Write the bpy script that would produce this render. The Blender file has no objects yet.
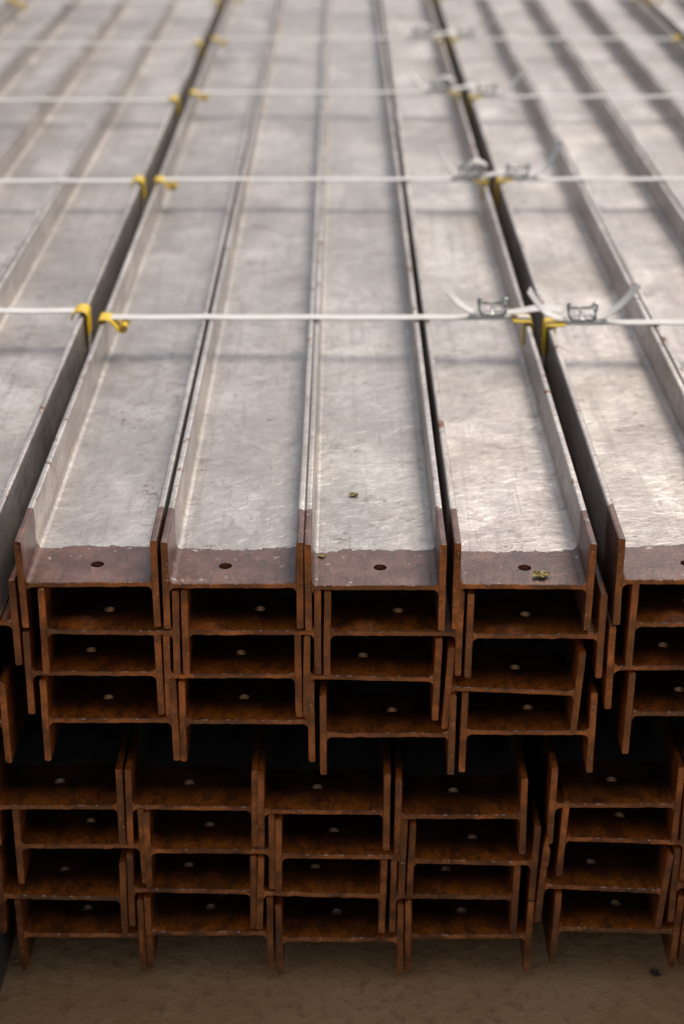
import bpy, bmesh, math, random
from mathutils import Vector, noise
random.seed(11)
C = bpy.context.scene.collection
SC = bpy.context.scene

# ------------------------------------------------------------------ camera model
F = 1720.0; P = math.radians(24.94); D = 1.601; CH = 1.3535      # focal px, pitch, distance to the stack face, height
def h_of(y):                                                     # depth below the camera of a point on the stack face
    return D*math.tan(P + math.atan((y-512.0)/F))
def z_of(y): return CH - h_of(y)
def x_of(px, y):
    return (px-342.0)/F*(D*math.cos(P) + h_of(y)*math.sin(P))

W, H, TW, TF, L = 0.148, 0.102, 0.0056, 0.0076, 6.0

# ------------------------------------------------------------------ helpers
def tag(o, label=None, cat=None, group=None, kind=None):
    if label: o['label'] = label
    if cat: o['category'] = cat
    if group: o['group'] = group
    if kind: o['kind'] = kind
    return o
def link(name, me, mat, parent=None, smooth=False):
    o = bpy.data.objects.new(name, me); C.objects.link(o)
    if mat is not None and len(me.materials) == 0:
        me.materials.append(mat)
    if parent is not None: o.parent = parent
    if smooth:
        for p in me.polygons: p.use_smooth = True
    return o
def mesh_of(bm, name):
    bmesh.ops.recalc_face_normals(bm, faces=bm.faces[:])
    me = bpy.data.meshes.new(name); bm.to_mesh(me); bm.free(); return me
def empty(name, loc):
    o = bpy.data.objects.new(name, None); C.objects.link(o); o.location = loc
    o.empty_display_size = 0.05
    return o
def tube(bm, pts, r, n=8, closed=False):
    rings = []; m = len(pts)
    for i, p in enumerate(pts):
        a = pts[(i-1) % m] if (closed or i > 0) else p
        b = pts[(i+1) % m] if (closed or i < m-1) else p
        t = (Vector(b)-Vector(a)).normalized()
        u = t.orthogonal().normalized() if abs(t.y) > .9 else t.cross(Vector((0,1,0))).normalized()
        v = t.cross(u).normalized()
        rings.append([bm.verts.new(Vector(p)+r*(math.cos(2*math.pi*k/n)*u+math.sin(2*math.pi*k/n)*v)) for k in range(n)])
    for i in range(m if closed else m-1):
        A, B = rings[i], rings[(i+1) % m]
        for k in range(n):
            bm.faces.new((A[k], A[(k+1)%n], B[(k+1)%n], B[k]))
    if not closed:
        bm.faces.new(rings[0]); bm.faces.new(list(reversed(rings[-1])))
def smooth_path(pts, n=6):
    pts = [Vector(p) for p in pts]; out = []
    for i in range(len(pts)-1):
        p0 = pts[max(i-1,0)]; p1 = pts[i]; p2 = pts[i+1]; p3 = pts[min(i+2, len(pts)-1)]
        for k in range(n):
            t = k/n
            out.append(0.5*((2*p1)+(p2-p0)*t+(2*p0-5*p1+4*p2-p3)*t*t+(3*p1-p0-3*p2+p3)*t**3))
    out.append(pts[-1]); return out
def ribbon(bm, pts, w, th, closed=False, twist=None, ydrift=0.0):
    """flat band swept along a path that runs mainly in X and Z; its width lies along Y"""
    m = len(pts); rings = []
    for i, p in enumerate(pts):
        a = pts[(i-1) % m] if (closed or i > 0) else p
        b = pts[(i+1) % m] if (closed or i < m-1) else p
        t = (Vector(b)-Vector(a)).normalized()
        wv = Vector((0,1,0)); wv = (wv - t*wv.dot(t)).normalized()
        nv = t.cross(wv).normalized()
        if twist:
            a_ = twist(i/(m-1)); wv, nv = wv*math.cos(a_)+nv*math.sin(a_), nv*math.cos(a_)-wv*math.sin(a_)
        p = Vector(p)
        rings.append([bm.verts.new(p+wv*w/2*sx+nv*th/2*sz) for sx, sz in ((-1,-1),(1,-1),(1,1),(-1,1))])
    for i in range(m if closed else m-1):
        A, B = rings[i], rings[(i+1) % m]
        for k in range(4):
            bm.faces.new((A[k], A[(k+1)%4], B[(k+1)%4], B[k]))
    if not closed:
        bm.faces.new(rings[0]); bm.faces.new(list(reversed(rings[-1])))

# ------------------------------------------------------------------ materials
class NT:
    def __init__(s, name):
        s.m = bpy.data.materials.new(name); s.m.use_nodes = True
        s.t = s.m.node_tree; s.t.nodes.clear()
        s.out = s.n('ShaderNodeOutputMaterial'); s.b = s.n('ShaderNodeBsdfPrincipled')
        s.l(s.b.outputs[0], s.out.inputs['Surface'])
    def n(s, ty, **kw):
        nd = s.t.nodes.new(ty)
        for k, v in kw.items(): setattr(nd, k, v)
        return nd
    def l(s, a, b): s.t.links.new(a, b)
    def val(s, sock, v):
        if hasattr(v, 'links'): s.l(v, sock)
        else: sock.default_value = v
    def math(s, op, a, b=0.0, c=None, clamp=False):
        nd = s.n('ShaderNodeMath', operation=op); nd.use_clamp = clamp
        s.val(nd.inputs[0], a); s.val(nd.inputs[1], b)
        if c is not None: s.val(nd.inputs[2], c)
        return nd.outputs[0]
    def mapr(s, v, a, b, c=0.0, d=1.0):
        nd = s.n('ShaderNodeMapRange'); nd.interpolation_type = 'SMOOTHSTEP'
        s.val(nd.inputs[0], v); nd.inputs[1].default_value = a; nd.inputs[2].default_value = b
        nd.inputs[3].default_value = c; nd.inputs[4].default_value = d
        return nd.outputs[0]
    def mix(s, f, a, b, mode='MIX'):
        nd = s.n('ShaderNodeMix', data_type='RGBA', blend_type=mode)
        s.val(nd.inputs[0], f)
        for sk, v in ((nd.inputs[6], a), (nd.inputs[7], b)):
            if hasattr(v, 'links'): s.l(v, sk)
            else: sk.default_value = (*v, 1)
        return nd.outputs[2]
    def coords(s, rnd=True):
        tc = s.n('ShaderNodeTexCoord').outputs['Object']
        if not rnd: return tc, None
        r = s.n('ShaderNodeObjectInfo').outputs['Random']
        off = s.n('ShaderNodeVectorMath', operation='MULTIPLY_ADD')
        off.inputs[0].default_value = (1,1,1)
        cmb = s.n('ShaderNodeCombineXYZ')
        s.l(s.math('MULTIPLY', r, 37.0), cmb.inputs[0]); s.l(s.math('MULTIPLY', r, 91.0), cmb.inputs[1]); s.l(s.math('MULTIPLY', r, 13.0), cmb.inputs[2])
        ad = s.n('ShaderNodeVectorMath', operation='ADD'); s.l(tc, ad.inputs[0]); s.l(cmb.outputs[0], ad.inputs[1])
        return ad.outputs[0], r
    def scale(s, v, sc):
        nd = s.n('ShaderNodeVectorMath', operation='MULTIPLY'); s.l(v, nd.inputs[0]); nd.inputs[1].default_value = sc
        return nd.outputs[0]
    def noise(s, v, scale, detail=4.0, rough=0.55, dist=0.0):
        nd = s.n('ShaderNodeTexNoise'); s.l(v, nd.inputs['Vector'])
        nd.inputs['Scale'].default_value = scale; nd.inputs['Detail'].default_value = detail
        nd.inputs['Roughness'].default_value = rough; nd.inputs['Distortion'].default_value = dist
        return nd.outputs['Fac']
    def bump(s, hgt, dist, strength=1.0, prev=None):
        nd = s.n('ShaderNodeBump'); s.l(hgt, nd.inputs['Height'])
        nd.inputs['Distance'].default_value = dist; nd.inputs['Strength'].default_value = strength
        if prev is not None: s.l(prev, nd.inputs['Normal'])
        return nd.outputs[0]

def steel_material():
    k = NT('coated steel with bare rusty end')
    v, r = k.coords()
    raw = k.n('ShaderNodeTexCoord').outputs['Object']
    sp = k.n('ShaderNodeSeparateXYZ'); k.l(raw, sp.inputs[0])
    # rust
    n1 = k.noise(v, 34, 6, .62); n2 = k.noise(v, 210, 5, .65); n3 = k.noise(v, 12, 4, .6, .6)
    rust = k.mix(k.mapr(n1, .34, .68), (.095,.032,.011), (.450,.165,.046))
    rust = k.mix(k.mapr(r, 0, 1, 0, .5), rust, (.16,.070,.032))
    rust = k.mix(k.mapr(k.noise(v, 13, 5, .65), .47, .60, 0, .7), rust, (.070,.036,.022))
    rust = k.mix(k.mapr(n2, .52, .70, 0, .6), rust, (.060,.024,.012))
    rust = k.mix(k.mapr(n3, .56, .72, 0, .5), rust, (.36,.150,.048))
    speck = k.math('MULTIPLY', k.mapr(k.noise(v, 330, 3, .6), .63, .69), k.mapr(k.noise(v, 40, 3, .6), .50, .62))
    rust = k.mix(k.math('MULTIPLY', speck, .8), rust, (.62,.55,.45))
    # bare upper side of the end: smoother mill scale, purple brown
    scale_col = k.mix(k.mapr(k.noise(v, 26, 6, .65), .35, .70), (.080,.030,.021), (.170,.080,.062))
    scr = k.noise(k.scale(v, (1.0,.35,1.0)), 70, 7, .72, 1.2)
    scale_col = k.mix(k.mapr(scr, .54, .60, 0, .9), scale_col, (.055,.028,.020))
    scale_col = k.mix(k.mapr(k.noise(v, 60, 6, .7), .63, .66, 0, .75), scale_col, (.46,.42,.38))
    geo = k.n('ShaderNodeNewGeometry'); sn = k.n('ShaderNodeSeparateXYZ'); k.l(geo.outputs['True Normal'], sn.inputs[0])
    burr_glint = k.math('MULTIPLY', k.mapr(sp.outputs['Y'], .0012, .0024, 1, 0), k.mapr(k.noise(k.scale(v, (1,0,1)), 150, 4, .7), .56, .62))  # highlights on edge burrs, painted as pale specks on upward faces
    burr_glint = k.math('MULTIPLY', burr_glint, k.mapr(sn.outputs['Z'], .2, .6))
    rust = k.mix(k.math('MULTIPLY', burr_glint, .75), rust, (.62,.50,.40))
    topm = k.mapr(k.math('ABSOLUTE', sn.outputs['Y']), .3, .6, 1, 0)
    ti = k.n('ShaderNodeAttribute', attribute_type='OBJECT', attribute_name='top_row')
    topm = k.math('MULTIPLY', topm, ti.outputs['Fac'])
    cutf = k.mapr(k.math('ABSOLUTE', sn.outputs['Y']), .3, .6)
    shaded_skin = k.mix(k.mapr(k.noise(v, 20, 6, .65), .35, .68), (.022,.009,.006), (.070,.025,.010))  # lower rows: brown steel darkened to paint in the shade between beams
    lit_rust = k.math('MULTIPLY', k.mapr(k.math('ADD', sp.outputs['Y'], k.math('MULTIPLY', n1, .030)), .018, .060, 1, 0), k.mapr(n3, .30, .55, .55, 1))  # orange rust, with light falling off from the cut end painted into it
    lit_rust = k.math('MULTIPLY', lit_rust, k.mapr(k.noise(k.scale(v, (1,.5,1)), 55, 5, .7), .36, .56, .35, 1))
    shaded_skin = k.mix(k.math('MULTIPLY', burr_glint, .8), k.mix(lit_rust, shaded_skin, k.mix(k.mapr(n2,.4,.7), (.62,.170,.022), (.26,.066,.012))), (.62,.50,.40))
    shaded_skin = k.mix(k.mapr(k.math('ABSOLUTE', sn.outputs['X']), .5, .8, 0, .45), shaded_skin, (.040,.018,.010))  # sideways faces painted darker, as less light reaches them
    lowside = k.mix(cutf, shaded_skin, rust)
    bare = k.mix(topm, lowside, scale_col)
    # coating
    c1 = k.noise(v, 7, 5, .6, .5); c2 = k.noise(k.scale(v, (1,1.25,1)), 62, 7, .70, .5); c3 = k.noise(v, 190, 4, .6)
    coat = k.mix(k.mapr(c1, .32, .68), (.39,.350,.330), (.72,.670,.635))
    coat = k.mix(k.mapr(c2, .47, .70, 0, .75), coat, (.30,.255,.235))
    coat = k.mix(k.mapr(k.noise(v, 3.1, 3, .5), .42, .66, 0, .40), coat, (.46,.40,.33))
    big = k.noise(k.scale(v, (1,.45,1)), 5.5, 4, .6, .8)
    coat = k.mix(k.mapr(big, .38, .60, 0, .65), coat, (.31,.28,.27))
    coat = k.mix(k.mapr(r, 0, 1, 0, .35), coat, (.31,.31,.32))
    # tan streak along the web roots, painting in the highlight of the lit fillet
    ax = k.math('ABSOLUTE', sp.outputs['X'])
    root = k.math('MULTIPLY', k.mapr(k.math('ADD', ax, k.math('MULTIPLY', c2, .010)), .0665, .0720), k.mapr(c1, .35, .6, .2, .8))
    coat = k.mix(root, coat, (.66,.57,.46))
    blotch = k.noise(k.scale(v, (1,1.1,1)), 30, 7, .74, 1.4)
    coat = k.mix(k.mapr(blotch, .54, .64, 0, .7), coat, (.235,.20,.185))
    coat = k.mix(k.mapr(blotch, .30, .40, .5, 0), coat, (.70,.67,.63))
    # wiped smears and lengthwise streaks
    sm = k.noise(k.scale(v, (1.0,.75,1)), 13, 5, .55, 2.6)
    coat = k.mix(k.mapr(sm, .48, .66, 0, .18), coat, (.74,.71,.68))
    st = k.noise(k.scale(v, (1,.045,1)), 75, 4, .6)
    coat = k.mix(k.mapr(st, .54, .66, 0, .45), coat, (.30,.265,.245))
    # dark scuffs and rust blooms
    sc = k.math('MULTIPLY', k.mapr(k.noise(v, 17, 5, .7), .58, .66), k.mapr(k.noise(v, 120, 4, .7), .50, .60))
    coat = k.mix(k.math('MULTIPLY', sc, .75), coat, (.115,.082,.062))
    coat = k.mix(k.mapr(c3, .70, .75, 0, .7), coat, (.16,.09,.055))
    tip = k.mapr(k.math('ABSOLUTE', sp.outputs['Z']), .044, .050)
    chip = k.math('MULTIPLY', tip, k.mapr(k.noise(v, 30, 5, .7), .60, .64))
    coat = k.mix(chip, coat, (.20,.085,.035))
    fine = k.noise(v, 520, 3, .7)
    coat = k.mix(k.mapr(fine, .60, .70, 0, .6), coat, (.19,.15,.13))
    # long scratches along the beam
    lng = k.noise(k.scale(v, (1,.03,1)), 260, 3, .5)
    coat = k.mix(k.mapr(lng, .64, .72, 0, .45), coat, (.22,.18,.15))
    # beams inside the stack: recess shade painted in as a near-black tone over the coat
    inner_shade = k.mix(k.mapr(c2, .4, .7), (.040,.042,.043), (.075,.070,.066))
    coat = k.mix(ti.outputs['Fac'], inner_shade, coat)
    # where the coating begins
    edge = k.math('ADD', k.math('ADD', k.math('MULTIPLY', k.noise(v, 15, 6, .7), .046), k.math('MULTIPLY', k.noise(v, 150, 3, .6), .004)), k.math('MULTIPLY', r, .004))
    edge = k.math('ADD', edge, .056)
    lip = k.mapr(k.math('ABSOLUTE', k.math('SUBTRACT', sp.outputs['Y'], edge)), .0003, .0013, 1, 0)
    f = k.mapr(k.math('SUBTRACT', sp.outputs['Y'], edge), -.0004, .0006)
    flake = k.math('MULTIPLY', k.mapr(k.math('SUBTRACT', sp.outputs['Y'], edge), .0, .05, 1, 0), k.mapr(k.noise(v, 95, 5, .7), .655, .675))
    f = k.math('MULTIPLY', f, k.math('SUBTRACT', 1.0, flake), clamp=True)
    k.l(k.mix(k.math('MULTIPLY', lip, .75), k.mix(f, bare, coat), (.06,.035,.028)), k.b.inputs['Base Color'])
    rough = k.math('ADD', k.math('MULTIPLY', f, .03), .30)
    rough = k.math('ADD', rough, k.math('MULTIPLY', c2, .14))
    k.l(rough, k.b.inputs['Roughness'])
    met = k.math('MULTIPLY', k.math('MULTIPLY', f, ti.outputs['Fac']), k.mapr(blotch, .40, .62, .80, .55))
    k.l(met, k.b.inputs['Metallic'])
    # relief: cross ripples in the coating, pitting in the rust
    rip = k.noise(k.scale(v, (1,1.35,1)), 52, 5, .6, .9)
    rip2 = k.noise(k.scale(v, (1,1.6,1)), 130, 4, .6)
    h = k.math('ADD', k.math('MULTIPLY', rip, .0013), k.math('MULTIPLY', rip2, .00012))
    hb = k.math('ADD', k.math('MULTIPLY', n1, .0006), k.math('MULTIPLY', n2, .0007))
    hm = k.n('ShaderNodeMix', data_type='FLOAT'); k.l(f, hm.inputs[0]); k.l(hb, hm.inputs[2]); k.l(h, hm.inputs[3])
    hh = k.math('ADD', hm.outputs[0], k.math('MULTIPLY', f, .0004))
    nd = k.n('ShaderNodeBump'); k.l(hh, nd.inputs['Height']); nd.inputs['Distance'].default_value = 1.0; nd.inputs['Strength'].default_value = .8
    k.l(nd.outputs[0], k.b.inputs['Normal'])
    return k.m
def simple(name, c1, c2, sc=60, rough=.5, metal=0.0, bump=.0003, det=4, a=.35, b=.65):
    k = NT(name); v, r = k.coords()
    n = k.noise(v, sc, det, .6)
    k.l(k.mix(k.mapr(n, a, b), c1, c2), k.b.inputs['Base Color'])
    k.b.inputs['Roughness'].default_value = rough; k.b.inputs['Metallic'].default_value = metal
    k.l(k.bump(n, bump), k.b.inputs['Normal'])
    return k.m
def strap_material():
    k = NT('woven white strapping'); v, r = k.coords()
    wv = k.n('ShaderNodeTexWave', wave_type='BANDS', bands_direction='X'); k.l(v, wv.inputs['Vector'])
    wv.inputs['Scale'].default_value = 160; wv.inputs['Distortion'].default_value = 1.5
    n = k.noise(v, 30, 4, .6)
    k.l(k.mix(k.mapr(n, .35, .7), (.88,.86,.83), (.80,.77,.73)), k.b.inputs['Base Color'])
    k.b.inputs['Roughness'].default_value = .42
    k.l(k.bump(wv.outputs['Fac'], .0003), k.b.inputs['Normal'])
    tr = k.n('ShaderNodeBsdfTranslucent'); tr.inputs[0].default_value = (.92,.90,.86,1)
    mx = k.n('ShaderNodeMixShader'); mx.inputs[0].default_value = .12
    k.l(k.b.outputs[0], mx.inputs[1]); k.l(tr.outputs[0], mx.inputs[2]); k.l(mx.outputs[0], k.out.inputs['Surface'])
    return k.m
def ground_material():
    k = NT('dusty brown concrete'); v, _ = k.coords(False)
    a = k.noise(v, 6, 6, .6); b = k.noise(v, 55, 6, .65); c = k.noise(v, 330, 4, .6)
    col = k.mix(k.mapr(a, .35, .65), (.55,.300,.125), (.64,.375,.175))
    col = k.mix(k.mapr(b, .50, .68, 0, .6), col, (.36,.190,.085))
    col = k.mix(k.mapr(c, .66, .72, 0, .7), col, (.44,.36,.27))
    vo = k.n('ShaderNodeTexVoronoi', feature='DISTANCE_TO_EDGE'); k.l(k.scale(v, (1,1.4,1)), vo.inputs['Vector']); vo.inputs['Scale'].default_value = 9
    crack = k.math('MULTIPLY', k.mapr(vo.outputs['Distance'], 0, .012, 1, 0), k.mapr(b, .48, .56))
    col = k.mix(k.math('MULTIPLY', crack, .25), col, (.10,.065,.045))
    k.l(col, k.b.inputs['Base Color']); k.b.inputs['Roughness'].default_value = .85
    hh = k.math('ADD', k.math('MULTIPLY', b, .006), k.math('MULTIPLY', c, .0012))
    k.l(k.bump(hh, 1.0, .8), k.b.inputs['Normal'])
    return k.m

M_STEEL = steel_material()
M_HOLE = simple('bare metal hole wall', (.15,.11,.08), (.34,.29,.23), 300, .4, .2)
M_HOLE_DARK = simple('rusty hole wall', (.06,.022,.016), (.16,.05,.03), 300, .6)
M_STRAP = strap_material()
M_YEL = simple('yellow plastic', (.85,.60,.02), (.76,.48,.015), 50, .4)
M_WIRE = simple('zinc plated wire', (.42,.43,.42), (.22,.23,.22), 200, .25, .9)
M_WOOD = simple('weathered timber', (.23,.15,.09), (.33,.23,.15), 14, .8)
M_LEAF = simple('dried leaf', (.34,.25,.06), (.15,.11,.03), 120, .6)
M_LEAF2 = simple('brown leaf', (.05,.03,.02), (.12,.07,.04), 120, .7)
M_STONE = simple('grit', (.30,.22,.15), (.45,.37,.28), 90, .85)
M_GROUND = ground_material()

# ------------------------------------------------------------------ beam meshes
def flange_mesh(name, seed):
    """vertical plate, slightly rounded rolled edges, saw-cut front; local origin = web level at its middle"""
    rnd = random.Random(seed)
    bm = bmesh.new(); hw = TF/2; r = .0022; prof = []
    for cx, cz, a0 in ((hw-r, H/2-r, 0), (-hw+r, H/2-r, 90), (-hw+r, -H/2+r, 180), (hw-r, -H/2+r, 270)):
        for q in range(4):
            a = math.radians(a0+q*30)
            prof.append((cx+r*math.cos(a), cz+r*math.sin(a)))
    # extra points along the long sides
    full = []
    for i, (x, z) in enumerate(prof):
        full.append((x, z)); x2, z2 = prof[(i+1) % len(prof)]
        if abs(z2-z) > .03:
            for q in range(1, 10): full.append((x+(x2-x)*q/10, z+(z2-z)*q/10))
    ys = [0.0, .0009, .02, .15, 2.0, L]
    rings = []
    for j, y in enumerate(ys):
        s = .90 if j == 0 else 1.0
        ring = []
        for (x, z) in full:
            jy = (noise.noise(Vector((seed*3.1, z*90, x*200)))*.0008) if j < 2 else 0
            xx = x*s + (noise.noise(Vector((seed*7.7, z*60, j*.3)))*.00035 if j < 3 else 0)
            ring.append(bm.verts.new((xx, y+jy, z*(1-.004*(j == 0)))))
        rings.append(ring)
    n = len(full)
    for j in range(len(ys)-1):
        for k in range(n):
            bm.faces.new((rings[j][k], rings[j][(k+1)%n], rings[j+1][(k+1)%n], rings[j+1][k]))
    # caps as ladder strips: triangulated ngon
    bm.faces.new(rings[0]); bm.faces.new(list(reversed(rings[-1])))
    return mesh_of(bm, name)
def web_mesh(name, hx, hy, seed, holemat, hr=.0058):
    bm = bmesh.new(); XI = W/2-TF; R = .0060; s = .0105
    def top_z(x):
        d = XI-abs(x)
        if d >= R: return TW/2
        q = R-d
        return TW/2 + R - math.sqrt(max(R*R-q*q, 0))
    xs = sorted(set([-XI, -XI+.0006, -XI+.002, -XI+.0038, -XI+R, XI-R, XI-.0038, XI-.002, XI-.0006, XI, hx-s, hx+s] +
                [round(-XI+R+(2*XI-2*R)*i/26, 5) for i in range(1, 26) if abs(-XI+R+(2*XI-2*R)*i/26-hx) > s+.0005]))
    ys = [0.0, .0009, hy-s, hy+s, .15, 2.0, L]
    def grid(sg):
        g = []
        for j, y in enumerate(ys):
            row = []
            for x in xs:
                z = top_z(x)*sg
                jy = 0
                if j < 2:
                    jy = noise.noise(Vector((x*120, seed*5.3, 1)))*.0013 + noise.noise(Vector((x*420, seed*2.3, 4)))*.0006
                    if j == 0: z -= sg*.0008
                    z += noise.noise(Vector((x*160, seed*1.7, sg*3)))*.00035
                row.append(bm.verts.new((x, y+max(jy, -.001), z)))
            g.append(row)
        return g
    G = {1: grid(1), -1: grid(-1)}
    ia = xs.index(hx-s); ib = xs.index(hx+s)
    n = 24; circ = {}
    for sg in (1, -1):
        g = G[sg]
        for j in range(len(ys)-1):
            for i in range(len(xs)-1):
                if j == 2 and ia <= i < ib: continue
                bm.faces.new((g[j][i], g[j][i+1], g[j+1][i+1], g[j+1][i]))
        cs = []; sq = []
        for q in range(n):
            a = 2*math.pi*(q+.5)/n; c, d = math.cos(a), math.sin(a)
            cs.append(bm.verts.new((hx+hr*c, hy+hr*d, sg*TW/2)))
        corners = [g[3][ib], g[3][ia], g[2][ia], g[2][ib]]   # ++, -+, --, +-
        for c4 in range(4):
            q0 = n//8 + c4*n//4
            k0 = corners[c4]; k1 = corners[(c4+1) % 4]
            seg = [cs[(q0+t) % n] for t in range(-0, n//4)]
            # side between corner c4 and c4+1 faces the quarter arc
            for t in range(n//4-1):
                pass
            arc = [cs[(q0-1+t+1) % n] for t in range(n//4)]
            bm.faces.new([k0]+[k1]+list(reversed(arc)))
            bm.faces.new((k0, arc[0], cs[(q0-1) % n]))
        circ[sg] = cs
    bm.faces.ensure_lookup_table()
    m0 = len(bm.faces)
    for q in range(n):
        f = bm.faces.new((circ[1][q], circ[1][(q+1)%n], circ[-1][(q+1)%n], circ[-1][q])); f.material_index = 1
    for j in (0, len(ys)-1):
        for i in range(len(xs)-1):
            bm.faces.new((G[1][j][i], G[1][j][i+1], G[-1][j][i+1], G[-1][j][i]))
    me = mesh_of(bm, name)
    me.materials.append(M_STEEL); me.materials.append(holemat)
    return me
FL = [flange_mesh('flange', i+1) for i in range(6)]
BEAMS = []
cnt = 0
def beam(cx, cz, roll, label, group, hole_dx=None, y0=None, top=False, yaw=0.0):
    global cnt
    cnt += 1; rnd = random.Random(cnt*17+3)
    if hole_dx is None: hole_dx = rnd.uniform(-.009, .009)
    hx = round(hole_dx, 4); hy = (.040 if top else .047)+rnd.uniform(-.002, .003)
    if y0 is None: y0 = rnd.uniform(-.0035, .0035)
    t = empty('steel_beam', (cx, y0, cz)); t.rotation_euler = (0, roll, yaw)
    tag(t, label, 'steel beam', group, 'thing')
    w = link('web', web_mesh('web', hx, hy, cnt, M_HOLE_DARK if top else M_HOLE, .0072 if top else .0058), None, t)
    fs = []
    for sx in (-1, 1):
        me = FL[rnd.randrange(6)]
        f = link('flange', me, M_STEEL, t); f.location = (sx*(W/2-TF/2), 0, 0)
        f.rotation_euler = (0, rnd.uniform(-.012, .012), 0)
        if sx > 0: f.rotation_euler.z = 0
        fs.append(f)
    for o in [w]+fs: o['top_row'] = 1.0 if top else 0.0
    BEAMS.append(t); return t

def px_beam(xl, xr, yl, yr, *a, **k):
    """beam whose end face was measured at its web: left and right outer sides, web heights"""
    y = (yl+yr)/2
    if xl is None: cx = x_of(xr, y)-W/2
    elif xr is None: cx = x_of(xl, y)+W/2
    else: cx = (x_of(xl, y)+x_of(xr, y))/2
    roll = math.atan((z_of(yl)-z_of(yr))/W) * (1 if xl is not None and xr is not None else 1)
    return beam(cx, z_of(y), roll, *a, **k), cx

ROW = ['top row', 'second row down', 'third row down', 'bottom row']
COL = ['leftmost', 'second from left', 'second from right', 'rightmost']
# middle upper bundle: measured ends, hole pixel
main = [
 [(17.6,159,586,585,98),(162.4,303.7,585,585,226),(304.5,446,587,587,380),(454,593,587,588,524)],
 [(41,179.5,631,632.6,110),(182,321,632.6,632.6,260),(322.6,464,634,634.5,398),(465.6,605.6,637,637.5,525)],
 [(24.6,163,675,675.5,91),(164,302,677,677,241),(302.8,441,678,681,363),(444,582.5,690,694,515)],
 [(42,178.5,720,720,109),(179,315,723,723.4,244),(318.4,456.8,734,734,392),(459,597,734,734.5,528)]]
looks = ['pale coated H-beam with brown end and bolt hole', 'rust-brown H-beam end']
extra_main = {
 (0,0): 'pale coated H-beam with bare brown end, leftmost on top of the middle stack',
 (0,1): 'pale coated H-beam with bare brown end, second from left on top of middle stack',
 (0,2): 'pale coated H-beam carrying a small leaf, third from left on top of middle stack',
 (0,3): 'pale H-beam with yellowish leaf on its brown end, rightmost on top of middle stack',
 (2,3): 'tilted rusty H-beam with leaning flanges, third row down, rightmost in middle upper stack'}
G_TOP = 'steel H-beams stacked in bundles'
X = {}
for r, row in enumerate(main):
    for c, (xl, xr, yl, yr, hp) in enumerate(row):
        y = (yl+yr)/2
        lab = extra_main.get((r, c), 'rusty H-beam end, %s, %s in the middle upper stack' % (ROW[r], COL[c]))
        zc = D*math.cos(P)+h_of(y)*math.sin(P)
        cxm = (x_of(xl, y)+x_of(xr, y))/2
        hx = (hp-342)/F*(zc+.047*math.cos(P)) - cxm
        roll_fix = 0
        b, cx = px_beam(xl, xr, yl, yr, lab, G_TOP, hole_dx=max(-.02, min(.02, hx)), top=(r == 0))
        if (r, c) == (2, 3): b.rotation_euler.y += .012
        X[('main', r, c)] = b
# left and right upper bundles
PITCH = .1496
def bundle(key, rights, ys, ncol, phrase, side, y0s=(0,0,0,0), toplook='pale coated H-beam with brown end'):
    for r in range(4):
        for c in range(ncol):
            if side == 'L':       # c counted from the right hand side
                cx = rights[r]-W/2-c*PITCH
                pos = ['rightmost', 'second from right', 'second from left', 'leftmost'][c] if ncol == 4 else ['rightmost','second from right'][c]
            else:
                cx = rights[r]+W/2+c*PITCH
                pos = ['leftmost', 'second from left', 'second from right', 'rightmost'][c] if ncol == 4 else ['leftmost','second from left'][c]
            rr = random.Random(hash(key) % 1 + r*31+c*7+len(phrase))
            dz = rr.uniform(-.0012, .0012); dx = rr.uniform(-.0004, .0004)
            lab = ('%s, %s in %s' % (toplook, pos+' on top', phrase)) if r == 0 else ('rusty H-beam, %s, %s in %s' % (ROW[r], pos, phrase))
            X[(key, r, c)] = beam(cx+dx, z_of(ys[r])+dz, rr.uniform(-.004, .004), lab, G_TOP, top=(r == 0), y0=y0s[r]+rr.uniform(-.003, .003))
bundle('L', [-.361, -.3425, -.3850, -.3625], [576, 624, 672, 721], 4, 'the upper left stack', 'L', (-.14,0,0,0))
bundle('R', [x_of(615.5,581.6), x_of(629,626), x_of(606.5,668), x_of(625.5,713)], [581.6,626,668,713], 4, 'the upper right stack', 'R')
bundle('LL', [-.358-4*PITCH-.022, -.345-4*PITCH-.022, -.372-4*PITCH-.022, -.350-4*PITCH-.022], [580,626,672,720], 2, 'the far left stack', 'L')
rr0 = x_of(621,581.6)+4*PITCH+.020
bundle('RR', [rr0, rr0+.014, rr0-.006, rr0+.012], [582,627,669,714], 2, 'the far right stack', 'R')
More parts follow.
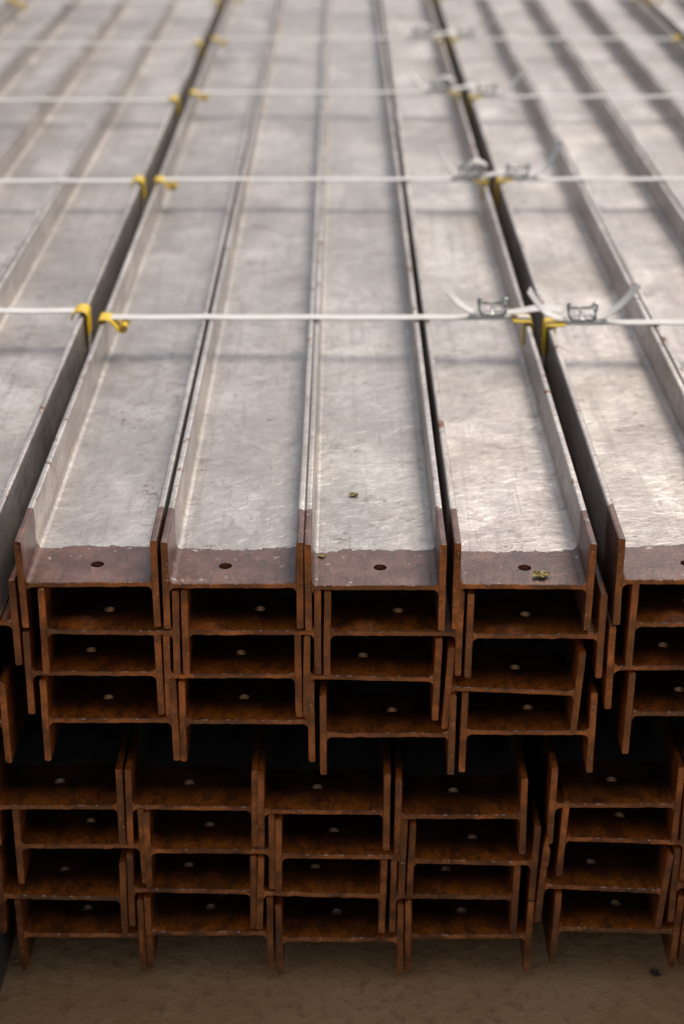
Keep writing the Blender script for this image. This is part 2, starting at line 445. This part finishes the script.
# lower tier
low = [
 [(None,124,808,808),(126,257.5,809,811),(258.5,389.5,811.5,812.5),(394.5,527,817.5,817)],
 [(17,144,847.5,847.5),(145,275,851,852),(276,405.5,855,856.5),(408.5,537.5,862.5,865)],
 [(None,127,895.6,898),(128.5,256,891,893.5),(257.3,386,892.5,896),(390.5,518.5,898.5,900)],
 [(18,144.6,936.6,937),(145.5,273.5,933.5,933.5),(276,403.5,941,941),(405.5,532,938.5,938)]]
for r, row in enumerate(low):
    for c, (xl, xr, yl, yr) in enumerate(row):
        b, cx = px_beam(xl, xr, yl, yr, 'rusty H-beam end, %s, %s in the middle lower stack' % (ROW[r], COL[c]), G_TOP)
        X[('low', r, c)] = b
lowr = [(549,None,807,807),(559.5,None,840.5,845),(538,None,885,891),(552,None,928,931.5)]
for r, (xl, xr, yl, yr) in enumerate(lowr):
    y = (yl+yr)/2; cx = x_of(xl, y)+W/2
    for c in range(3):
        lab = 'rusty H-beam end, %s, %s in the right lower stack' % (ROW[r], ['leftmost','second from left','third from left'][c])
        if r == 2 and c == 0: lab = 'tilted H-beam with a torn jagged flange, third row of the right lower stack'
        X[('lowr', r, c)] = beam(cx+c*(PITCH+(.002 if r == 2 else 0)), z_of(y) + (0 if c == 0 else .002), math.atan((z_of(yl)-z_of(yr))/W) if c == 0 else 0, lab, G_TOP)
zl = [-.402, -.400, -.412, -.3935]
for r, y in enumerate([808, 850, 893, 937]):
    for c in range(2):
        X[('lowl', r, c)] = beam(zl[r]-W/2-c*PITCH-(.018 if r == 1 else 0), z_of(y), .0, 'rusty H-beam, %s, %s in the left lower stack' % (ROW[r], ['rightmost','second from right'][c]),
             G_TOP, y0=(-.13 if r == 3 else 0.02)+.002*c)
# torn flange sliver on the jagged beam
bm = bmesh.new()
tb = X[('lowr', 2, 0)]
prof = [(-.0035,.030),(-.0040,.052),(-.0028,.064),(-.0012,.070),(.0006,.068),(.0016,.058),(.0042,.050),(.0040,.030)]
fr = [bm.verts.new((x, -.0015, z)) for x, z in prof]; bk = [bm.verts.new((x, .05, z*1.0-.006)) for x, z in prof]
bm.faces.new(fr); bm.faces.new(list(reversed(bk)))
for k in range(len(prof)): bm.faces.new((fr[k], fr[(k+1)%8], bk[(k+1)%8], bk[k]))
o = link('torn_edge', mesh_of(bm, 'torn_edge'), M_STEEL, tb); o.location = (-(W/2-TF/2), 0, 0); o['top_row'] = 0.0

# ------------------------------------------------------------------ straps, buckles, tails, edge protectors
def Y_of(y, htip):                    # distance behind the stack face of a point at picture height y on the plane of the top tips
    q = y-512.0+F*math.tan(P)
    zc = F*htip/(math.cos(P)*q)
    return (zc-htip*math.sin(P))/math.cos(P)-D
ZT = z_of(585.5)+H/2
HT = CH-ZT
def straps_Y(ys, zt=None): return [Y_of(y, HT if zt is None else CH-zt) for y in ys]
ORD = ['nearest', 'second nearest', 'third nearest', 'fourth nearest', 'farthest']
def loop_points(xl, xr, zt, zb, sag=.0008):
    pts = []; n = 16
    for i in range(n+1):
        t = i/n; pts.append((xl+(xr-xl)*t, 0, zt - sag*math.sin(math.pi*((t*4) % 1))))
    pts.append((xr+.0015, 0, zt-.003))
    return pts
def strap_thing(phrase, idx, Y, xl, xr, zt, rside, lside, zb, buckle_x=None, tails=()):
    lab = '%s white strap over %s' % (ORD[idx], phrase)
    if buckle_x is not None: lab += ', with buckle and tails'
    t = empty('strap', ((xl+xr)/2, Y, zt)); tag(t, lab, 'strap', 'white straps tying the beam stacks')
    mx = (xl+xr)/2
    loop = [(x-mx, 0, z-zt) for x, _, z in loop_points(xl, xr, zt+.001, zb)]
    loop += [(x-mx, 0, z-zt) for x, z in rside]
    loop += [(x-mx, 0, z-zt) for x, z in reversed(lside)]
    bm = bmesh.new(); rnd = random.Random(idx*5+int(xl*100))
    lp = [(x, rnd.uniform(-.0011,.0011)+(.004*(x-(xl-mx))*0), z) for x, y, z in loop]
    ribbon(bm, lp, .020, .0016, closed=True)
    link('band', mesh_of(bm, 'band'), M_STRAP, t)
    if buckle_x is not None:
        bx = buckle_x-mx
        bm = bmesh.new()
        sl = .0145; w = .0095; tilt = .55
        def R(px, py, pz): return Vector((bx+px, py, .0075+pz))
        ring = []
        for (cx, cy, a0) in ((sl, w, 0), (-sl, w, 90), (-sl, -w, 180), (sl, -w, 270)):
            for q in range(5):
                a = math.radians(a0+q*22.5)
                X_ = cx+.004*math.cos(a); Y_ = cy+.004*math.sin(a)
                lift = .010*(abs(X_)/(sl+.004))**3
                ring.append(R(X_, Y_, lift+Y_*.35))
        tube(bm, ring, .0021, 8, closed=True)
        for xx in (.0,):
            tube(bm, smooth_path([R(xx, -w-.003, .001-w*.35), R(xx, 0, .002), R(xx, w+.003, .001+w*.35)], 4), .0019, 8)
        for xx in (-.018, .018):
            tube(bm, smooth_path([R(xx, -.006, .008), R(xx*1.12, -.005, .016), R(xx*1.05, .001, .021), R(xx*.9, .006, .017)], 4), .0019, 8)
        link('buckle', mesh_of(bm, 'buckle'), M_WIRE, t, smooth=True)
        # strap threaded through the buckle
        bm = bmesh.new()
        ribbon(bm, smooth_path([(bx-.034, 0, .0035), (bx-.016, 0, .007), (bx-.007, 0, .0135), (bx+.0, 0, .007), (bx+.008, 0, .0125), (bx+.020, 0, .008), (bx+.036, 0, .0035)], 5), .013, .0014)
        link('threaded_band', mesh_of(bm, 'threaded_band'), M_STRAP, t)
    for pts, w, tw in tails:
        bm = bmesh.new()
        ribbon(bm, smooth_path([(p[0]-mx, p[1], p[2]) for p in pts], 7), w*1.35, .0013, twist=(lambda s, sg=(1 if pts[-1][0] > pts[0][0] else -1): sg*.40*s))
        link('tail', mesh_of(bm, 'tail'), M_STRAP, t)
    return t
def protector(label, x, Y, zt, outward, kind, seed):
    """bent yellow plastic strip hooked over the outer flange tip"""
    rnd = random.Random(seed)
    t = empty('edge_protector', (x, Y, zt)); tag(t, label, 'edge protector', 'yellow edge protectors under the straps')
    o = outward; bm = bmesh.new()
    yoff = -.004
    if kind == 'loop':      # inward leg curls into a small ring
        pts = [(o*.0062, yoff, -.034), (o*.0058, yoff, -.012), (o*.0055, yoff, .0005), (o*.001, yoff, .0032), (-o*.010, yoff, .0015), (-o*.020, yoff-.003, -.007),
               (-o*.026, yoff-.006, -.012), (-o*.033, yoff-.006, -.011), (-o*.035, yoff-.006, -.005), (-o*.030, yoff-.006, -.002), (-o*.025, yoff-.006, -.006)]
        ribbon(bm, smooth_path(pts, 5), .034, .0018)
    elif kind == 'fold':
        pts = [(o*.0062, yoff, -.030), (o*.0060, yoff, -.010), (o*.0056, yoff, .001), (o*.000, yoff, .0055), (-o*.008, yoff, .0050), (-o*.014, yoff, .000), (-o*.016, yoff, -.007)]
        ribbon(bm, smooth_path(pts, 5), .036, .0018)
    else:                   # bracket hanging down with a flat foot along the strap
        pts = [(-o*.0210, yoff-.002, .0045), (-o*.014, yoff-.002, .0035), (-o*.0065, yoff-.002, .0035), (o*.004, yoff-.002, .003), (o*.0062, yoff-.002, -.003), (o*.0064, yoff-.002, -.020), (o*.0066, yoff-.004, -.040)]
        ribbon(bm, smooth_path(pts, 5), .036, .0018)
        pts2 = [(-o*.0065, yoff-.012, .002), (-o*.0068, yoff-.014, -.014), (-o*.0072, yoff-.016, -.030)]
        ribbon(bm, smooth_path(pts2, 4), .012, .0020)
    link('plastic_strip', mesh_of(bm, 'plastic_strip'), M_YEL, t)
    return t
def X_at(px, Y, z):                   # world x of picture column px at depth Y, height z
    return (px-342.0)/F*((D+Y)*math.cos(P)+(CH-z)*math.sin(P))

def outer(key, r, c, side):
    b = X[(key, r, c)]; return b.location.x + side*(W/2+.0012), b.location.z
def sides(key, lc, rc):
    rs = []; ls = []
    xr = [outer(key, r, rc, 1) for r in range(4)]; xl = [outer(key, r, lc, -1) for r in range(4)]
    mxr = max(a[0] for a in xr); mnl = min(a[0] for a in xl)
    zb = X[(key, 3, lc)].location.z-H/2-.0012
    zb = min(zb, X[(key, 3, rc)].location.z-H/2-.0012)
    z1 = xr[1][1]
    rs = [(xr[0][0]+.0006, xr[1][1]+H/2+.003), (max(mxr, xr[0][0])+.0006, xr[1][1]+H/2-.002), (mxr+.0006, z1-.05), (mxr+.0006, xr[3][1]+.02), (xr[3][0]+.001, zb+.004), (xr[3][0]-.002, zb)]
    ls = [(xl[0][0]-.0006, xl[0][1]+.03), (mnl-.0008, xl[1][1]), (mnl-.0008, xl[2][1]-.03), (xl[3][0]-.0008, zb+.004), (xl[3][0]+.002, zb)]
    return ls, rs, zb
def top_z(key, cols): return max(X[(key, 0, c)].location.z for c in cols)+H/2

yy = {'main': [318, 180, 93, 39, -3], 'L': [311, 181, 100, 44, 2], 'R': [326, 182, 99, 41, 0]}
# middle bundle
ls, rs, zb = sides('main', 0, 3)
mxl = outer('main', 0, 0, -1)[0]; mxr = outer('main', 0, 3, 1)[0]
zt = top_z('main', range(4))
for i, Y in enumerate(straps_Y(yy['main'])):
    j = random.Random(40+i)
    bx = X_at([492, 470, 440, 420, 402][i], Y, zt)
    up = [.032, .052, .050, .070, .06][i]; out = [.052, .046, .064, .072, .07][i]
    tails = [([(bx-.014, 0, .006), (bx-.014-out*.35, -.002, .008+up*.12), (bx-.014-out*.75, -.004, .010+up*.55), (bx-.014-out, -.006, .012+up)], .013, .5),
             ([(bx+.016, -.002, .008), (bx+.040, -.003, .011), (bx+.070, -.004, .016), (bx+.098, -.004, .013)], .012, .15)]
    if i: tails.append(([(bx+.020, .004, .010), (bx+.030, .004, .024), (bx+.012, .004, .034), (bx-.002, .004, .026), (bx-.010, .004, .012)], .012, .3))
    strap_thing('the middle stack', i, Y, mxl, mxr, zt, rs, ls, zb, bx, tails)
    protector('yellow edge protector curling inward under the %s strap, left edge of middle stack' % ORD[i], mxl+TF/2, Y, outer('main',0,0,1)[1]+H/2, -1, 'loop', i)
    protector('yellow edge protector under the %s strap, right edge of middle stack' % ORD[i], mxr-TF/2, Y, outer('main',0,3,1)[1]+H/2, 1, 'bracket', i+9)
# left bundle
ls, rs, zb = sides('L', 3, 0); lxl = outer('L',0,3,-1)[0]; lxr = outer('L',0,0,1)[0]; ztl = top_z('L', range(4))
for i, Y in enumerate(straps_Y(yy['L'], ztl)):
    strap_thing('the upper left stack', i, Y, lxl, lxr, ztl, rs, ls, zb)
    protector('folded yellow edge protector under the %s strap, right edge of left stack' % ORD[i], lxr-TF/2, Y, outer('L',0,0,1)[1]+H/2, 1, 'fold', i+20)
    if i > 2: protector('yellow edge protector under the %s strap, left edge of left stack' % ORD[i], lxl+TF/2, Y, outer('L',0,3,1)[1]+H/2, -1, 'loop', i+60)
# right bundle
ls, rs, zb = sides('R', 0, 3); rxl = outer('R',0,0,-1)[0]; rxr = outer('R',0,3,1)[0]; ztr = top_z('R', range(4))
for i, Y in enumerate(straps_Y(yy['R'])):
    bx = X_at([581, 500, 470, 450, 430][i], Y, ztr)
    bx = max(bx, rxl+.035)
    tails = [([(bx+.016, 0, .006), (bx+.034, .003, .010), (bx+.056, .006, .026), (bx+.078, .010, .052+.016*(i % 2))], .011, -.5)]
    if i == 0: tails.append(([(bx-.016, -.002, .006), (bx-.034, -.004, .009), (bx-.056, -.006, .022), (bx-.076, -.008, .050)], .013, .4))
    strap_thing('the upper right stack', i, Y, rxl, rxr, ztr, rs, ls, zb, bx, tails)
    protector('yellow edge protector under the %s strap, left edge of right stack' % ORD[i], rxl+TF/2, Y, outer('R',0,0,1)[1]+H/2, -1, 'bracket', i+30)
    if i > 2: protector('yellow edge protector under the %s strap, right edge of right stack' % ORD[i], rxr-TF/2, Y, outer('R',0,3,1)[1]+H/2, 1, 'fold', i+70)
# outermost bundles
ls, rs, zb = sides('LL', 1, 0); a = outer('LL',0,1,-1)[0]; b = outer('LL',0,0,1)[0]; z_ = top_z('LL', range(2))
for i, Y in enumerate(straps_Y(yy['L'])):
    if i > 2:
        strap_thing('the far left stack', i, Y, a, b, z_, rs, ls, zb)
        protector('yellow edge protector under the %s strap, far left stack' % ORD[i], b-TF/2, Y, z_, 1, 'fold', i+90)
ls, rs, zb = sides('RR', 0, 1); a = outer('RR',0,0,-1)[0]; b = outer('RR',0,1,1)[0]; z_ = top_z('RR', range(2))
for i, Y in enumerate(straps_Y(yy['R'])):
    if i > 2:
        strap_thing('the far right stack', i, Y, a, b, z_, rs, ls, zb)
        protector('yellow edge protector under the %s strap, far right stack' % ORD[i], a+TF/2, Y, z_, -1, 'loop', i+95)

# ------------------------------------------------------------------ battens under the stack
zb = min(X[('low', 3, c)].location.z for c in range(4))-H/2
for i, Y in enumerate((.55, 2.0, 3.5, 5.2)):
    bm = bmesh.new(); bmesh.ops.create_cube(bm, size=1)
    for v in bm.verts: v.co = Vector((v.co.x*2.3, v.co.y*.09, v.co.z*zb))
    bmesh.ops.bevel(bm, geom=bm.edges[:], offset=.003, segments=2, affect='EDGES')
    o = link('timber_batten', mesh_of(bm, 'timber_batten'), M_WOOD); o.location = (.02, Y, zb/2+.0005)
    tag(o, '%s flat timber batten on the ground under the stacks' % ORD[i], 'batten', 'timber battens under the stacks')

# ------------------------------------------------------------------ leaves and grit
def leaf(label, x, y, z, size, mat, seed, rot=0, curl=.5, group=None):
    """crumpled leaf: a lobed sheet with folds, real thickness"""
    rnd = random.Random(seed); bm = bmesh.new(); n = 22; m = 6; layers = []
    lob = [.82+.16*math.sin(5*2*math.pi*k/n+seed)+rnd.uniform(-.09, .09) for k in range(n)]
    for off in (0, .0004):
        rings = []
        for q in range(1, m+1):
            ring = []
            for k in range(n):
                a = 2*math.pi*k/n; r = size*(q/m)*(1-(q/m)**2*(1-lob[k]))
                px, py = r*math.cos(a), .78*r*math.sin(a)
                hgt = size*curl*(.35+.9*abs(noise.noise(Vector((px/size*1.9, py/size*1.9, seed))))+.25*noise.noise(Vector((px/size*5, py/size*5, seed+4)))+.35*(q/m)**2)
                ring.append(bm.verts.new((px, py, max(hgt-size*curl*.3, .0003)+off)))
            rings.append(ring)
        ct = bm.verts.new((0, 0, max(size*curl*.1, .0003)+off))
        for k in range(n): bm.faces.new((rings[0][k], rings[0][(k+1)%n], ct))
        for q in range(m-1):
            for k in range(n): bm.faces.new((rings[q][k], rings[q+1][k], rings[q+1][(k+1)%n], rings[q][(k+1)%n]))
        layers.append(rings[-1])
    for k in range(n): bm.faces.new((layers[0][k], layers[1][k], layers[1][(k+1)%n], layers[0][(k+1)%n]))
    o = link('dry_leaf', mesh_of(bm, 'dry_leaf'), mat); o.location = (x, y, z); o.rotation_euler = (0, 0, rot)
    tag(o, label, 'leaf', group); return o
def on_web(key, c, px, py):           # point of the picture on a top web
    b = X[(key, 0, c)]; z = b.location.z+TW/2; h = CH-z
    q = py-512.0+F*math.tan(P); zc = F*h/(math.cos(P)*q); Y = (zc-h*math.sin(P))/math.cos(P)-D
    return (px-342.0)/F*zc, Y, z+.0004
leaf('crumpled yellow-green leaf on the brown end of the rightmost middle beam', *on_web('main', 3, 541, 577), .0112, M_LEAF, 3, .3, .5)
leaf('small olive leaf lying midway on the pale web of third middle beam', *on_web('main', 2, 353.5, 496), .0066, M_LEAF, 5, .1)
leaf('tiny brownish leaf scrap by the left flange on the third middle beam end', *on_web('main', 2, 322, 557), .0055, M_LEAF, 8, -.2, .4)
gh = CH; q = 975-512+F*math.tan(P); zc = F*gh/(math.cos(P)*q); gy = (zc-gh*math.sin(P))/math.cos(P)-D
leaf('dark curled leaf on the ground before the right lower stack', (655-342)/F*zc, gy, .0005, .0085, M_LEAF2, 12, -.9, .7)
# grit: uncountable crumbs on the ground
bm = bmesh.new(); rnd = random.Random(77)
for k in range(420):
    x = rnd.uniform(-.75, .75); y = rnd.uniform(-.6, .05); r = rnd.uniform(.0004, .0014)*(1.6 if rnd.random() < .07 else 1)
    ret = bmesh.ops.create_icosphere(bm, subdivisions=1, radius=r)
    for v in ret['verts']:
        v.co = Vector((v.co.x*rnd.uniform(.7,1.5)+x, v.co.y*rnd.uniform(.7,1.3)+y, v.co.z*.7+r*.4))
o = link('grit', mesh_of(bm, 'grit'), M_STONE); tag(o, 'fine pale grit scattered on the brown ground', 'grit', kind='stuff')

# ------------------------------------------------------------------ ground
bm = bmesh.new()
s = 60
xs = [-s, -6, -1.5, 1.5, 6, s]; ysg = [-s, -6, -1.5, 1.5, 8, s]
g = [[bm.verts.new((x, y, 0)) for x in xs] for y in ysg]
for j in range(5):
    for i in range(5): bm.faces.new((g[j][i], g[j][i+1], g[j+1][i+1], g[j+1][i]))
o = link('ground', mesh_of(bm, 'ground'), M_GROUND); o['kind'] = 'structure'

# ------------------------------------------------------------------ light
sun_dir = Vector((.36, .60, 1.0)).normalized()
elev = math.asin(sun_dir.z); az = math.atan2(sun_dir.x, sun_dir.y)
sd = bpy.data.lights.new('sun', 'SUN'); sd.energy = 1.5; sd.angle = math.radians(28); sd.color = (1.0, .90, .78)
so = bpy.data.objects.new('sun', sd); C.objects.link(so); so.rotation_euler = sun_dir.to_track_quat('Z', 'Y').to_euler()
so.location = (2, 2, 4)
w = bpy.data.worlds.new('World'); SC.world = w; w.use_nodes = True
nt = w.node_tree; bg = nt.nodes['Background']; sk = nt.nodes.new('ShaderNodeTexSky'); sk.sky_type = 'NISHITA'
sk.sun_disc = False; sk.sun_elevation = elev; sk.sun_rotation = az; sk.air_density = 1.0; sk.dust_density = 2.5; sk.ozone_density = .3
hs = nt.nodes.new('ShaderNodeHueSaturation'); hs.inputs['Saturation'].default_value = .5     # hazy, nearly colourless sky
nt.links.new(sk.outputs[0], hs.inputs['Color']); nt.links.new(hs.outputs[0], bg.inputs[0]); bg.inputs[1].default_value = .055

# ------------------------------------------------------------------ camera
cd = bpy.data.cameras.new('camera'); co = bpy.data.objects.new('camera', cd); C.objects.link(co)
cd.sensor_fit = 'HORIZONTAL'; cd.sensor_width = 24.0; cd.lens = 24.0*F/684.0
cd.clip_start = .05; cd.clip_end = 300
co.location = (0, -D, CH); co.rotation_euler = (math.pi/2-P, 0, 0)
cd.dof.use_dof = True; cd.dof.focus_distance = 1.83; cd.dof.aperture_fstop = 3.7
SC.camera = co
SC.view_settings.view_transform = 'Standard'; SC.view_settings.look = 'None'
SC.view_settings.exposure = 1.0; SC.view_settings.gamma = 1
